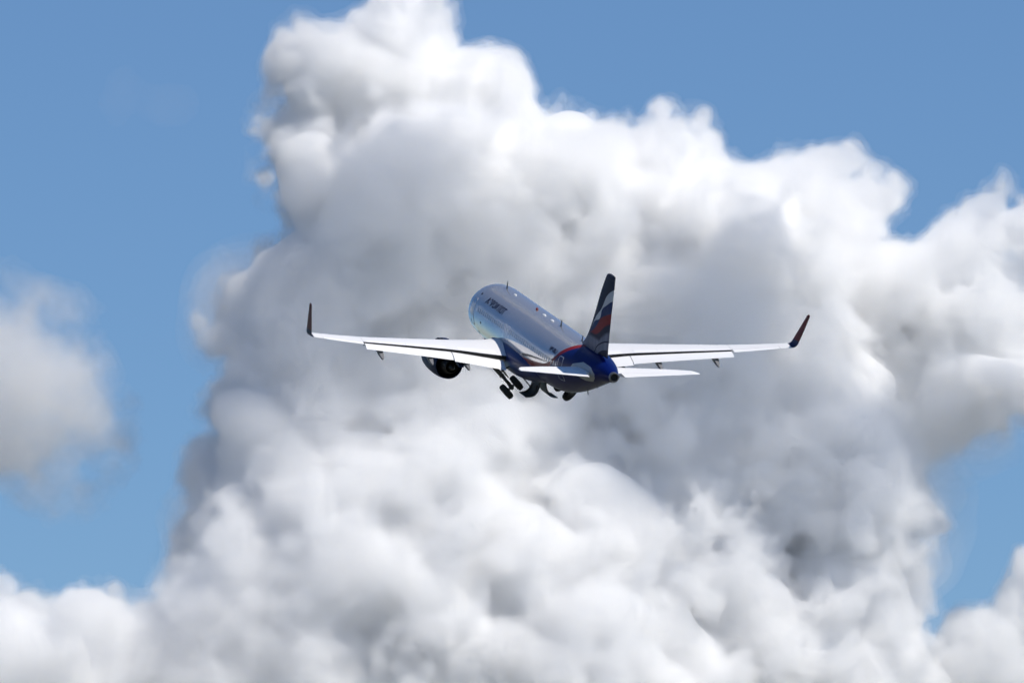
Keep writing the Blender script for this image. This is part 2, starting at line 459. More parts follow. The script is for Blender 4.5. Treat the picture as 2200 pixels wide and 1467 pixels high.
# ------------------------------------------------------------------ paint
def silver_paint(name):
    """pearl grey upper body, red line and blue rear with its rising edge"""
    m = mat(name, (0.45, 0.46, 0.5), 0.2, 0.0, 0.0, 0.3)
    k = NT(m)
    vec, x, y, z = k.xyz()
    edge = k.curve(x, [(12, -2.45), (14.5, -1.75), (16.2, -1.28), (20.7, -0.92), (24, -0.62), (26.7, -0.16), (27.8, 0.36), (28.6, 0.95), (29.5, 1.5), (30.4, 1.95), (31.3, 2.5)], 12, 32, -2.5, 2.7)
    h = k.math('SUBTRACT', z, edge)
    band = k.curve(x, [(12, .02), (16, .3), (23, .42), (27, .36), (29, .42), (30.5, .3)], 12, 32, 0, 1)
    blue = k.math('SUBTRACT', 1.0, k.step(h, 0.0))
    red = k.math('SUBTRACT', 1.0, k.step(k.math('SUBTRACT', h, band), 0.0))
    dirt = k.noise(vec, 1.3)
    dirt2 = k.noise(vec, 9.0)
    silver = k.mix(dirt, (0.5, 0.5, 0.52), (0.58, 0.58, 0.6))
    # skin joints: frames every 2.7 m
    fr = k.math('ABSOLUTE', k.math('SUBTRACT', k.math('FRACT', k.math('DIVIDE', x, 2.7)), 0.5))
    joint = k.math('MULTIPLY', k.math('LESS_THAN', fr, 0.004), 0.35)
    silver = k.mix(joint, silver, (0.12, 0.12, 0.13))
    c = k.mix(red, silver, (0.22, 0.011, 0.013))
    c = k.mix(blue, c, (0.002, 0.009, 0.095))
    k.put(k.bsdf.inputs['Base Color'], c)
    k.put(k.bsdf.inputs['Metallic'], k.mixf(red, 0.65, 0.0))
    k.put(k.bsdf.inputs['Specular IOR Level'], k.mixf(red, 0.5, 0.06))
    k.put(k.bsdf.inputs['Roughness'], k.mixf(red, k.mixf(dirt2, 0.1, 0.17), 0.3))
    return m

def fin_paint(name):
    """navy with a waving white, blue and red flag and grey waves at the foot"""
    m = mat(name, (0.01, 0.02, 0.1), 0.45, 0.0, 0.0, 0.04)
    k = NT(m)
    vec, x, y, z = k.xyz()
    def over(pts):
        return k.math('SUBTRACT', z, k.curve(x, pts, 28.5, 36.5, 1.0, 8.0))
    navy, white, red, grey = (0.004, 0.007, 0.032), (0.5, 0.51, 0.53), (0.2, 0.008, 0.01), (0.16, 0.17, 0.22)
    gtop = over([(28.5, 2.5), (31, 2.95), (32.4, 3.0), (33.4, 2.97), (33.9, 3.23), (35.2, 3.78), (36.5, 4)])
    l1 = over([(28.5, 1.1), (32.2, 1.9), (32.6, 2.13), (33, 2.44), (34.2, 2.95), (35, 3.13), (36.5, 3.3)])
    l2 = over([(28.5, 1.05), (32.6, 1.7), (33.2, 2.02), (34, 2.36), (35, 2.56), (36.5, 2.7)])
    rtop = over([(28.5, 3.0), (31.4, 3.25), (32, 3.45), (32.7, 3.84), (33.6, 4.52), (34.5, 4.84), (35.6, 5.13), (36.5, 5.3)])
    rbot = over([(28.5, 3.0), (31.4, 3.22), (32.6, 3.26), (33.6, 3.6), (34.3, 4.01), (35.4, 4.42), (36.5, 4.7)])
    wtop = over([(28.5, 2.2), (31, 3.3), (31.5, 3.67), (32.5, 4.5), (33.6, 5.2), (34.0, 5.62), (34.5, 6.16), (35.7, 6.76), (36.5, 7)])
    wbot = over([(28.5, 2.2), (31, 3.3), (31.5, 3.65), (32.3, 4.13), (33.4, 4.51), (33.7, 5.12), (34.5, 5.52), (35.6, 5.99), (36.5, 6.2)])
    streak = k.n('ShaderNodeTexNoise')
    sv = k.n('ShaderNodeVectorMath', operation='MULTIPLY')
    k.t.links.new(vec, sv.inputs[0])
    sv.inputs[1].default_value = (2.2, 0.0, 0.25)
    k.t.links.new(sv.outputs[0], streak.inputs['Vector'])
    streak.inputs['Scale'].default_value = 1.0
    streak.inputs['Detail'].default_value = 3.0
    g2 = k.mix(streak.outputs[0], (0.05, 0.055, 0.1), (0.26, 0.27, 0.33))
    c = k.mix(k.step(l2, 0.0, 0.03), navy, g2)
    c = k.mix(k.math('LESS_THAN', k.math('ABSOLUTE', l1), 0.05), c, navy)
    c = k.mix(k.step(gtop, 0.0, 0.16), c, navy)
    c = k.mix(k.step(rbot, 0.0, 0.1), c, red)
    c = k.mix(k.step(rtop, 0.0, 0.06), c, (0.008, 0.018, 0.09))
    c = k.mix(k.step(wbot, 0.0), c, white)
    c = k.mix(k.step(wtop, 0.0), c, navy)
    k.put(k.bsdf.inputs['Base Color'], c)
    return m

def worn(name, a, b, rough, scale=0.8, metal=0.0, coat=0.0, spec=0.5):
    m = mat(name, a, rough, metal, coat, spec)
    k = NT(m)
    vec, x, y, z = k.xyz()
    k.put(k.bsdf.inputs['Base Color'], k.mix(k.noise(vec, scale, 6), a, b))
    k.put(k.bsdf.inputs['Roughness'], k.mixf(k.noise(vec, scale*4), rough*0.8, rough*1.3))
    return m

body_paint = silver_paint('silver_and_blue_paint')
tail_paint = fin_paint('flag_tail_paint')
wing_paint = worn('wing_grey_paint', (0.76, 0.76, 0.77), (0.82, 0.82, 0.83), 0.35)
flap_paint = worn('flap_white_paint', (0.82, 0.82, 0.83), (0.87, 0.87, 0.88), 0.4)
belly_paint = worn('belly_blue_paint', (0.008, 0.02, 0.1), (0.012, 0.03, 0.13), 0.35, 0.6, 0.0, 0.0, 0.2)
nacelle_paint = worn('nacelle_blue_paint', (0.006, 0.012, 0.05), (0.01, 0.02, 0.07), 0.45, 0.6, 0.0, 0.0, 0.06)
dark_metal = worn('sooty_metal', (0.015, 0.015, 0.016), (0.04, 0.038, 0.036), 0.45, 3, 0.6)
bare_metal = worn('bare_metal', (0.16, 0.16, 0.17), (0.22, 0.22, 0.23), 0.35, 3, 0.8)
gear_metal = worn('gear_steel', (0.06, 0.06, 0.06), (0.12, 0.12, 0.12), 0.5, 4, 0.3)
gear_panel = worn('gear_door_inner', (0.1, 0.105, 0.085), (0.15, 0.155, 0.13), 0.5, 3)
recess_black = mat('recess_dark', (0.01, 0.01, 0.011), 0.7)  # black for outlet liner, fan duct and the painted slot shade
door_dark = worn('bay_door_paint', (0.02, 0.025, 0.035), (0.05, 0.055, 0.06), 0.55, 3)
rubber = worn('tyre_rubber', (0.012, 0.012, 0.012), (0.02, 0.02, 0.02), 0.8, 6)
fairing_paint = worn('fairing_grey_paint', (0.16, 0.16, 0.165), (0.2, 0.2, 0.21), 0.5, spec=0.2)
glass = mat('window_glass', (0.14, 0.2, 0.28), 0.1, 0.0, 0.5)
letter_blue = mat('letter_blue', (0.004, 0.008, 0.05), 0.5, 0.0, 0.0, 0.1)
outline_grey = mat('door_outline_paint', (0.42, 0.43, 0.5), 0.4)
white_paint = mat('white_paint', (0.8, 0.8, 0.8), 0.35)
plate_grey = worn('scuff_plate_grey', (0.3, 0.32, 0.34), (0.36, 0.38, 0.4), 0.4, 2)
black_paint = mat('black_paint', (0.015, 0.015, 0.015), 0.5)
lamp_red = mat('red_lens', (0.2, 0.01, 0.01), 0.15)

def sharklet_paint_make():
    m = mat('sharklet_red_paint', (0.3, 0.03, 0.02), 0.45, 0.0, 0.0, 0.08)
    k = NT(m)
    vec, x, y, z = k.xyz()
    s = k.step(z, 1.2, 0.03)
    k.put(k.bsdf.inputs['Base Color'], k.mix(s, (0.01, 0.016, 0.06), (0.11, 0.008, 0.008)))
    return m
sharklet_paint = sharklet_paint_make()

# ------------------------------------------------------------------ the airliner
# pose in camera axes (x right, y down, z forward), fitted to the photograph
RC = Matrix(((0.23976676, 0.96876808, 0.06324799), (0.17259461, 0.02157526, -0.98475662), (-0.95536538, 0.24702816, -0.16203112)))
TC = Vector((2.16077, 0.19144, 581.8929))
W = Matrix(((1, 0, 0), (0, math.sin(ELEV), math.cos(ELEV)), (0, -math.cos(ELEV), math.sin(ELEV))))
RW = W @ RC
pos = CAM + W @ TC + RW @ Vector((BASE[0]-18.0, BASE[1], BASE[2]))
jet = bpy.data.objects.new('airliner', None)
link(jet)
jet.matrix_world = Matrix.Translation(pos) @ RW.to_4x4()
jet['label'] = 'silver and blue passenger jet climbing away before the clouds, landing gear half folded'
jet['category'] = 'airplane'

ST = [(0, -.55, -.57, .01), (.08, -.33, -.78, .22), (.25, -.15, -.97, .42), (.8, .25, -1.33, .85), (1.6, .75, -1.65, 1.25), (2.5, 1.3, -1.86, 1.57), (3.3, 1.68, -1.97, 1.77), (4.5, 1.97, -2.05, 1.92), (6, 2.07, -2.07, 1.975), (23.5, 2.07, -2.07, 1.975), (26, 2.07, -1.93, 1.95), (28, 2.07, -1.58, 1.86), (30, 2.06, -1.08, 1.69), (32, 2.03, -.53, 1.42), (34, 1.95, .02, 1.07), (35.5, 1.8, .42, .76), (36.8, 1.54, .69, .45), (37.2, 1.43, .8, .35)]
F_top, F_bot, F_hw = (pchip([s[0] for s in ST], [s[i] for s in ST]) for i in (1, 2, 3))

def fus(x, th, off=0.0):
    """point on the fuselage skin; th from the crown, negative to port"""
    t, b, w = F_top(x), F_bot(x), F_hw(x)
    return (x, (w+off)*math.sin(th), (t+b)/2 + ((t-b)/2+off)*math.cos(th))
def th_of_z(x, z, side):
    t, b = F_top(x), F_bot(x)
    return side * math.acos(max(-1, min(1, (z-(t+b)/2) / ((t-b)/2))))

xs = sorted(set(list(np.linspace(0, 1, 9)**2 * 1.0) + list(np.linspace(1, 6.5, 23)) + list(np.linspace(6.5, 23.5, 18)) + list(np.linspace(23.5, 37.2, 56))))
fuselage = Shape().loft([[fus(x, 2*math.pi*i/96) for i in range(96)] for x in xs]).build('fuselage', body_paint, jet)

def skin_patch(name, outline, side, material, parent, off=0.012, depth=0.03):
    """closed outline [(x, z)] laid on the skin as a thin curved plate"""
    s = Shape()
    cx = sum(p[0] for p in outline)/len(outline)
    cz = sum(p[1] for p in outline)/len(outline)
    n = len(outline)
    rings = []
    for f in ((1.0, 0.66, 0.33) if n < 40 else (1.0, .86, .72, .58, .44, .3, .16)):
        rings.append([fus(cx+(x-cx)*f, th_of_z(cx+(x-cx)*f, cz+(z-cz)*f, side), off) for x, z in outline])
    edge = [fus(x, th_of_z(x, z, side), off-depth) for x, z in outline]
    s.loft([edge] + rings, cap0=False, cap1=True)
    return s.build(name, material, parent)
def fine(P, k=6):
    out = []
    for i, p in enumerate(P):
        q = P[(i+1) % len(P)]
        out += [(p[0]+(q[0]-p[0])*j/k, p[1]+(q[1]-p[1])*j/k) for j in range(k)]
    return out
def skin_ring(name, outline, side, width, material, parent, off=0.012):
    cx = sum(p[0] for p in outline)/len(outline)
    cz = sum(p[1] for p in outline)/len(outline)
    hx = max(abs(p[0]-cx) for p in outline)
    hz = max(abs(p[1]-cz) for p in outline)
    inner = [(cx+(x-cx)*(1-width/hx), cz+(z-cz)*(1-width/hz)) for x, z in outline]
    P = lambda L, o: [fus(x, th_of_z(x, z, side), o) for x, z in L]
    rings = [P(outline, off-0.03), P(outline, off), P(inner, off), P(inner, off-0.03)]
    return Shape().loft(rings, False, False).build(name, material, parent)
def rrect(cx, cz, w, h, r, n=4, sub=5):
    P = []
    for (sx, sz, a0) in ((1, 1, 0), (-1, 1, 90), (-1, -1, 180), (1, -1, 270)):
        for i in range(n+1):
            a = math.radians(a0 + 90*i/n)
            P.append((cx+sx*(w/2-r)+r*math.cos(a), cz+sz*(h/2-r)+r*math.sin(a)))
    out = []
    for i, p in enumerate(P):
        q = P[(i+1) % len(P)]
        k = sub if math.hypot(q[0]-p[0], q[1]-p[1]) > 0.3 else 1
        out += [(p[0]+(q[0]-p[0])*j/k, p[1]+(q[1]-p[1])*j/k) for j in range(k)]
    return out

# cabin windows, doors, exits
for side in (-1, 1):
    for i in range(42):
        x = 6.75 + i*0.533
        if abs(x-15.05) < 0.2:
            continue
        skin_patch('cabin_window', rrect(x, 0.45, 0.24, 0.34, 0.1), side, glass, jet, 0.008)
    for x, w in ((5.15, 0.82), (29.4, 0.8)):
        d = skin_patch('passenger_door', rrect(x, 0.12 if x < 10 else 0.3, w, 1.8 if x < 10 else 1.55, 0.15), side, body_paint, jet, 0.01)
        skin_ring('door_outline', rrect(x, 0.12 if x < 10 else 0.3, w+0.1, 1.9 if x < 10 else 1.65, 0.18), side, 0.05, outline_grey, d, 0.014)
    for x in (14.6, 15.5):
        d = skin_patch('emergency_exit', rrect(x, 0.25, 0.5, 1.02, 0.1), side, body_paint, jet, 0.01)
        skin_ring('door_outline', rrect(x, 0.25, 0.56, 1.08, 0.12), side, 0.03, outline_grey, d, 0.014)
    for ol in ([(2.0, .62), (2.62, .5), (3.0, 1.05), (2.55, 1.18), (2.25, .95)], [(2.7, .5), (3.35, .5), (3.5, 1.1), (3.08, 1.08)], [(3.43, .52), (3.95, .6), (4.02, .98), (3.58, 1.1)]):
        skin_patch('cockpit_window', ol, side, glass, jet, 0.01)
    # grey scuff plate the tailplane root slides over
    skin_patch('scuff_plate', fine([(31.35, .72), (31.7, 1.05), (33.2, 1.42), (34.6, 1.3), (35.2, .95), (35.0, .62), (34.3, .28), (33.3, .18), (32.1, .4)]), side, plate_grey, jet, 0.01)

def lettering(text, x0, x1, z_base, height, side, name, shear=0.15):
    """letters cut from the built-in font, wrapped onto the skin"""
    cu = bpy.data.curves.new(name, 'FONT')
    cu.body = text
    cu.size = 1.0
    cu.shear = shear
    cu.extrude = 0.0
    cu.resolution_u = 4
    cu.offset = 0.024
    tmp = bpy.data.objects.new(name, cu)
    link(tmp)
    bpy.context.view_layer.update()
    me = bpy.data.meshes.new_from_object(tmp.evaluated_get(bpy.context.evaluated_depsgraph_get()))
    bpy.data.objects.remove(tmp)
    bm = bmesh.new()
    bm.from_mesh(me)
    lo = [min(v.co[i] for v in bm.verts) for i in (0, 1)]
    hi = [max(v.co[i] for v in bm.verts) for i in (0, 1)]
    for i in range(1, 8):
        y = lo[1] + (hi[1]-lo[1])*i/8
        bmesh.ops.bisect_plane(bm, geom=bm.verts[:]+bm.edges[:]+bm.faces[:], plane_co=(0, y, 0), plane_no=(0, 1, 0))
    for v in bm.verts:
        u = (v.co.x-lo[0])/(hi[0]-lo[0])
        w = (v.co.y-lo[1])/(hi[1]-lo[1])
        x = x0 + (x1-x0)*(u if side < 0 else 1-u)
        th = th_of_z(x, z_base, side) - side*w*height/2.02
        p = fus(x, th, 0.012)
        v.co = (p[0]-BASE[0], p[1]-BASE[1], p[2]-BASE[2])
    bmesh.ops.recalc_face_normals(bm, faces=bm.faces)
    bm.to_mesh(me)
    bm.free()
    me.name = name
    me.materials.clear()
    me.materials.append(letter_blue)
    o = bpy.data.objects.new(name, me)
    link(o)
    o.parent = jet
    return o
lettering('АЭРОФЛОТ', 7.5, 12.8, 1.05, 0.62, -1, 'airline_title', 0.12)
lettering('VP-BLI', 26.15, 27.95, 1.0, 0.36, -1, 'registration_mark', 0.1)

# aerials, beacon and lumps along the crown and belly
def blade(x, h, c, material=None, name='antenna', bottom=False, rake=0.25):
    s = Shape()
    z0 = (F_bot(x)+0.03) if bottom else (F_top(x)-0.03)
    sg = -1 if bottom else 1
    rings = []
    for f in (0, 0.5, 1):
        cc = c*(1-0.45*f)
        xo = x + rake*f
        rings.append([(xo, 0, z0+sg*h*f), (xo+cc*.3, .035*(1-.4*f), z0+sg*h*f), (xo+cc, 0, z0+sg*h*f), (xo+cc*.3, -.035*(1-.4*f), z0+sg*h*f)])
    return s.loft(rings).build(name, material or gear_metal, jet)
def dome(x, y, l, w, h, material, name):
    rings = []
    for k in range(7):
        a = math.pi*k/6
        r = max(0.02, math.sin(a))
        xx = x - l/2*math.cos(a)
        th = math.asin(y/F_hw(xx))
        base = fus(xx, th, -0.03)
        rings.append([(xx, base[1]+w/2*r*math.cos(b), base[2]+(h*r+.03)*max(-0.3, math.sin(b))) for b in [2*math.pi*i/12 for i in range(12)]])
    return Shape().loft(rings).build(name, material, jet)
blade(6.75, 0.55, 0.4)
blade(22.3, 0.5, 0.42)
blade(28.2, 0.42, 0.34)
dome(9.8, -.1, .5, .22, .08, white_paint, 'antenna_dome')
dome(18.2, -.1, .7, .25, .09, white_paint, 'antenna_dome')
dome(20.45, -.1, .7, .25, .09, white_paint, 'antenna_dome')
dome(15.9, -.05, .26, .22, .16, lamp_red, 'beacon')
blade(30.6, 0.34, 0.28, bottom=True)
blade(9.5, 0.4, 0.4, bottom=True)
blade(33.0, 0.16, 0.2, bottom=True)
for (x, z) in ((4.6, -.65), (7.7, -.3), (6.0, -1.25)):
    skin_patch('service_port', rrect(x, z, .3, .16, .06), -1, black_paint, jet, .008)
skin_patch('static_port', rrect(5.6, 1.42, .3, .12, .05), -1, black_paint, jet, .008)

# auxiliary power unit outlet in the tail cone
apu = Shape().lathe((37.2, 0, 1.12), (1, 0, 0.02), [(-.35, .36), (0, .345), (.16, .33), (.2, .31), (.2, .25), (-.1, .23), (-.1, .01)], 40).build('exhaust_outlet', bare_metal, jet)
Shape().lathe((37.33, 0, 1.12), (1, 0, 0), [(-.1, .245), (-.02, .24), (-.015, .01)], 32, True, True).build('outlet_liner', recess_black, apu)
Shape().lathe((37.0, 0.0, .78), (1, 0, -.1), [(0, .03), (.2, .06), (.27, .045), (.29, .01)], 16, True, True).build('tail_light', white_paint, jet)

# belly fairing under the wing box
bf = [(9.6, 1.3, -1.2, .35), (10.4, 1.85, -1.25, .72), (11.5, 2.12, -1.3, .95), (13, 2.28, -1.34, 1.1), (17, 2.32, -1.36, 1.14), (19.5, 2.2, -1.34, 1.06), (21, 1.98, -1.28, .9), (22.5, 1.6, -1.2, .65), (23.4, 1.2, -1.15, .4)]
g = [pchip([b[0] for b in bf], [b[i] for b in bf]) for i in (1, 2, 3)]
def fair(x, a):
    e = 0.75
    c_, s_ = math.cos(a), math.sin(a)
    return (x, g[0](x)*math.copysign(abs(c_)**e, c_), g[1](x)+g[2](x)*math.copysign(abs(s_)**e, s_))
Shape().loft([[fair(x, 2*math.pi*i/64) for i in range(64)] for x in np.linspace(9.6, 23.4, 40)]).build('belly_fairing', belly_paint, jet)

# ------------------------------------------------------------------ lifting surfaces
def yt(t, tc):
    t = min(max(t, 0), 1)
    return 5*tc*(.2969*math.sqrt(t)-.126*t-.3516*t*t+.2843*t**3-.1036*t**4)
def camber(t, m):
    return m*4*t*(1-t)*(0.75+0.5*t)
class Surf:
    """a lifting surface: le, te, z, tc, twist, phi are functions of the span station s"""
    def __init__(self, fy, fz, le, te, tc, twist=lambda s: 0, phi=lambda s: 0, m=0.0, side=1):
        self.fy, self.fz, self.le, self.te, self.tc, self.tw, self.phi, self.m, self.side = fy, fz, le, te, tc, twist, phi, m, side
    def pt(self, s, t, h=0.0):
        """chord fraction t, height h in metres above the chord line"""
        c = self.te(s)-self.le(s)
        dx, dz = (t-0.4)*c, h
        a = self.tw(s)
        dx, dz = dx*math.cos(a)+dz*math.sin(a), -dx*math.sin(a)+dz*math.cos(a)
        p = self.phi(s)
        return (self.le(s)+0.4*c+dx, self.side*(self.fy(s)-dz*math.sin(p)), self.fz(s)+dz*math.cos(p))
    def up(self, s, t, off=0.0):
        c = self.te(s)-self.le(s)
        return self.pt(s, t, (yt(t, self.tc(s))+camber(t, self.m))*c+off)
    def lo(self, s, t, off=0.0):
        c = self.te(s)-self.le(s)
        return self.pt(s, t, (-yt(t, self.tc(s))+camber(t, self.m))*c-off)
    def ring(self, s, cu=1.0, cl=1.0, n=18):
        U = [cu*(1-math.cos(math.pi/2*k/n))*1.0 for k in range(n, -1, -1)]
        L = [cl*(1-math.cos(math.pi/2*k/n))*1.0 for k in range(1, n+1)]
        R = [self.up(s, t) for t in U] + [self.lo(s, t) for t in L]
        if cu == 1.0:
            R[0] = self.pt(s, 1.0, 0.012)
            R[-1] = self.pt(s, 1.0, -0.012)
        return R
    def tail_ring(self, s, t0, n=10, shift=(0, 0)):
        """closed section from chord fraction t0 back to the trailing edge"""
        T = [t0+(1-t0)*k/n for k in range(n+1)]
        R = [self.up(s, t) for t in T[::-1]] + [self.lo(s, t) for t in T]
        R[0] = self.pt(s, 1.0, 0.012)
        R[-1] = self.pt(s, 1.0, -0.012)
        return R
    def panel(self, s0, s1, t0, t1, off=0.012, n=8, k=6, thick=0.04):
        S = np.linspace(s0, s1, n)
        T = np.linspace(t0, t1, k)
        rings = []
        for s in S:
            rings.append([self.up(s, t, off) for t in T] + [self.up(s, t, off-thick) for t in T[::-1]])
        return Shape().loft(rings)

w_le = pchip([0.8, 2.0, 3.2, 6.4, 17.05, 19], [10.9, 11.75, 12.5, 14.15, 19.6, 20.6])
w_te = pchip([0.8, 6.4, 7.2, 17.05, 19], [18.25, 18.3, 18.5, 21.15, 21.65])
w_z = pchip([0.8, 2.0, 6.4, 10, 13.2, 17.05, 19], [-1.38, -1.22, -.68, -.27, .1, .68, 1.0])
w_tc = pchip([0.8, 2.2, 3.2, 6.4, 17.05, 19], [.19, .175, .15, .125, .11, .11])
w_tw = pchip([0.8, 2, 6.4, 17.05, 19], [math.radians(a) for a in (4.5, 4.3, 2.6, .8, .8)])

def flap_ring(w, s, ch, dlt, t_le=0.765, drop=0.030):
    """single slotted flap run out aft and turned down"""
    c = w.te(s)-w.le(s)
    R = []
    n = 12
    T = [(1-math.cos(math.pi*k/n))/2 for k in range(n+1)]
    for sgn, TT in ((1, T[::-1]), (-1, T[1:])):
        for t in TT:
            xx = t*ch
            h = sgn*yt(t, .15)*ch + 0.02*ch*4*t*(1-t)
            a = dlt
            X = xx*math.cos(a)+h*math.sin(a)
            H = -xx*math.sin(a)+h*math.cos(a)
            R.append(w.pt(s, t_le+X/c, H-drop*c+camber(t_le, w.m)*c))
    return R

for side in (-1, 1):
    wing = None
    w = Surf(lambda s: s, w_z, w_le, w_te, w_tc, w_tw, lambda s: math.radians(4.5), 0.012, side)
    sh = Shape()
    sh.loft([w.ring(s, .79, .72) for s in np.linspace(.9, 13.18, 42)])
    sh.loft([w.ring(s, .745, .745) for s in np.linspace(13.2, 16.33, 12)])
    sh.loft([w.ring(s) for s in np.linspace(16.34, 17.05, 5)])
    wing = sh.build('wing', wing_paint, jet)
    for a, b in ((2.55, 6.36), (6.44, 13.12)):
        rings = []
        for s in np.linspace(a, b, 16):
            c = w_te(s)-w_le(s)
            ch = .215*c+.38 if s > 6.4 else 1.45
            tl = .785 if s > 6.4 else .785
            rings.append(flap_ring(w, s, ch, math.radians(13), tl, .025))
        Shape().loft(rings).build('flap', flap_paint, wing)
    for a, b in ((2.2, 6.4), (6.41, 13.17)):  # black strip along the flap slot, its shade painted in
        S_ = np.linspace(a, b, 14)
        Shape().loft([[w.pt(s, .7905, (yt(.79, w_tc(s))+camber(.79, .012))*(w_te(s)-w_le(s))-q) for q in (.004, .26)] + [w.pt(s, .7925, (yt(.79, w_tc(s))+camber(.79, .012))*(w_te(s)-w_le(s))-q) for q in (.26, .004)] for s in S_]).build('flap_slot_shade', recess_black, wing)
    Shape().loft([w.tail_ring(s, .757) for s in np.linspace(13.24, 16.3, 10)]).build('aileron', flap_paint, wing)
    for a, b in ((3.0, 5.9), (6.75, 8.3), (8.34, 9.88), (9.92, 11.46), (11.5, 13.05)):
        w.panel(a, b, .64, .787, .012).build('spoiler', flap_paint, wing)
    for a, b in ((3.3, 5.2), (6.5, 8.9), (8.95, 11.35), (11.4, 13.8), (13.85, 16.3)):
        rings = []
        for s in np.linspace(a, b, 8):
            c = w_te(s)-w_le(s)
            fw, dn = .2+.01*c, .09
            T = [.16*(1-math.cos(math.pi/2*k/8)) for k in range(9)]
            pts = [w.up(s, t) for t in T[::-1]] + [w.lo(s, t) for t in T[1:5]]
            pts += [w.pt(s, .05, 0.0)]
            rings.append([(p[0]-fw, p[1], p[2]-dn) for p in pts])
        Shape().loft(rings).build('slat', bare_metal, wing)
    # flap track fairings: dark flank, pale flat top at the drooped tail
    for s, L0 in ((5.45, 2.1), (8.2, 2.3), (12.0, 2.0)):
        c = w_te(s)-w_le(s)
        te = w.pt(s, .785, 0)
        x1 = te[0] + (.215*c+.38)*1.0 + .62
        x0 = x1 - L0 - 1.2
        ztop0 = w.lo(s, .5)[2]
        zt1 = te[2]-.62
        rings = []
        for u in np.linspace(0, 1, 14):
            x = x0+(x1-x0)*u
            zt = (w.lo(s, min(.72, (x-w_le(s))/c))[2]+.03) if x < te[0]-.3 else None
            d = max(0, (x-(te[0]-.3))/(x1-te[0]+.3))
            zbase = w.lo(s, min(.72, (x-w_le(s))/c))[2]+.03
            zt = zbase-d**1.25*.75
            hh = .6*math.sin(math.pi*min(1, (u+.02)*.98))**.6*(1-.35*u)+.02
            ww = .21*math.sin(math.pi*min(1, (u+.02)*.98))**.6+.01
            y = side*s
            ring = [(x, y+ww*.9, zt), (x, y+ww, zt-.25*hh), (x, y+ww*.8, zt-.65*hh), (x, y+ww*.3, zt-.96*hh), (x, y-ww*.3, zt-.96*hh), (x, y-ww*.8, zt-.65*hh), (x, y-ww, zt-.25*hh), (x, y-ww*.9, zt)]
            rings.append(ring)
        Shape().loft(rings).build('flap_track_fairing', fairing_paint, wing, 40)
    # upturned wing tip
    P = []
    z0, y0, a0, a1, r = w_z(17.05), 17.05, math.radians(10), math.radians(80), .42
    n1 = 8
    yy, zz, arc = y0, z0, 0
    pts = [(y0, z0, math.radians(4.5), 0.0)]
    for k in range(1, n1+1):
        a = a0+(a1-a0)*k/n1
        dl = r*(a1-a0)/n1
        yy += dl*math.cos(a); zz += dl*math.sin(a); arc += dl
        pts.append((yy, zz, a, arc))
    for k in range(1, 9):
        dl = 2.2/8
        yy += dl*math.cos(a1); zz += dl*math.sin(a1); arc += dl
        pts.append((yy, zz, a1, arc))
    A = [p[3] for p in pts]
    fy, fz, fp = (pchip(A, [p[i] for p in pts]) for i in (0, 1, 2))
    sl = pchip([0, .5, arc], [19.6, 20.1, 22.15])
    st = pchip([0, .5, arc], [21.15, 21.55, 22.72])
    tip = Surf(fy, fz, sl, st, lambda s: .1, lambda s: 0, fp, 0, side)
    Shape().loft([tip.ring(s, n=10) for s in A]).build('sharklet', sharklet_paint, wing)

    # ---------------------------------------------------------------- engine
    ey, ez = side*5.8, -2.19
    eng = Shape().lathe((.35, ey, ez), (1, 0, 0), [(11.15, 0.773), (10.5, 0.782), (10.05, 0.828), (9.9, 0.888), (9.93, 0.948), (10.2, 1.003), (10.8, 1.058), (11.6, 1.095), (12.4, 1.104), (13.2, 1.086), (13.9, 1.03), (14.35, 0.966), (14.36, 0.92), (13.6, 0.92), (12.9, 0.938)], 64).build('engine', nacelle_paint, jet)
    Shape().lathe((.35, ey, ez), (1, 0, 0), [(12.9, .945), (12.95, .8), (13.0, .01)], 48, True, True).build('fan_duct', recess_black, eng)
    Shape().lathe((.35, ey, ez), (1, 0, 0), [(11.0, .01), (11.05, .78), (11.15, .78)], 48, True, False).build('fan', dark_metal, eng)
    Shape().lathe((.35, ey, ez), (1, 0, 0), [(10.55, .02), (10.75, .16), (11.04, .28)], 24, True, True).build('spinner', dark_metal, eng)
    Shape().lathe((.35, ey, ez), (1, 0, 0), [(12.96, .76), (13.9, .7), (14.6, .56), (15.1, .44), (15.11, .4), (14.6, .42), (14.5, .01)], 40).build('core_nozzle', dark_metal, eng)
    Shape().lathe((.35, ey, ez), (1, 0, 0), [(14.52, .3), (15.0, .28), (15.5, .15), (15.75, .02)], 28, True, True).build('exhaust_cone', dark_metal, eng)
    py = ey
    prof = [(10.9, ez+1.2), (11.6, ez+1.42), (12.6, ez+1.58), (13.6, ez+1.66), (14.4, w.lo(5.8, .06)[2]-.02), (15.4, w.lo(5.8, .3)[2]+.1), (16.9, w.lo(5.8, .68)[2]+.08), (17.3, w.lo(5.8, .72)[2]-.3), (18.3, w.lo(5.8, .72)[2]-.62), (18.25, w.lo(5.8, .72)[2]-.78), (17.2, w.lo(5.8, .7)[2]-.62), (15.8, ez+.75), (14.4, ez+.62), (13.2, ez+.9), (11.8, ez+1.15)]
    Shape().prism([(x, py-.17, z) for x, z in prof], (0, .34, 0)).build('pylon', nacelle_paint, eng)
    st_ = [(10.9, .98), (11.6, .95), (12.3, .95)]
    Shape().prism([(10.95, ey-side*.95, ez+.76), (12.3, ey-side*.97, ez+.8), (12.3, ey-side*1.22, ez+1.12)], (0, .02, .02)).build('strake', nacelle_paint, eng)

    # ---------------------------------------------------------------- tailplane
    h = Surf(lambda s: s, pchip([.5, 6.22], [.72, 1.28]), pchip([.5, 5.6, 6.0, 6.25], [31.35, 34.62, 35.0, 35.75]), pchip([.5, 6.25], [35.55, 36.42]), lambda s: .1, lambda s: math.radians(-1.0), lambda s: math.radians(5.6), 0, side)
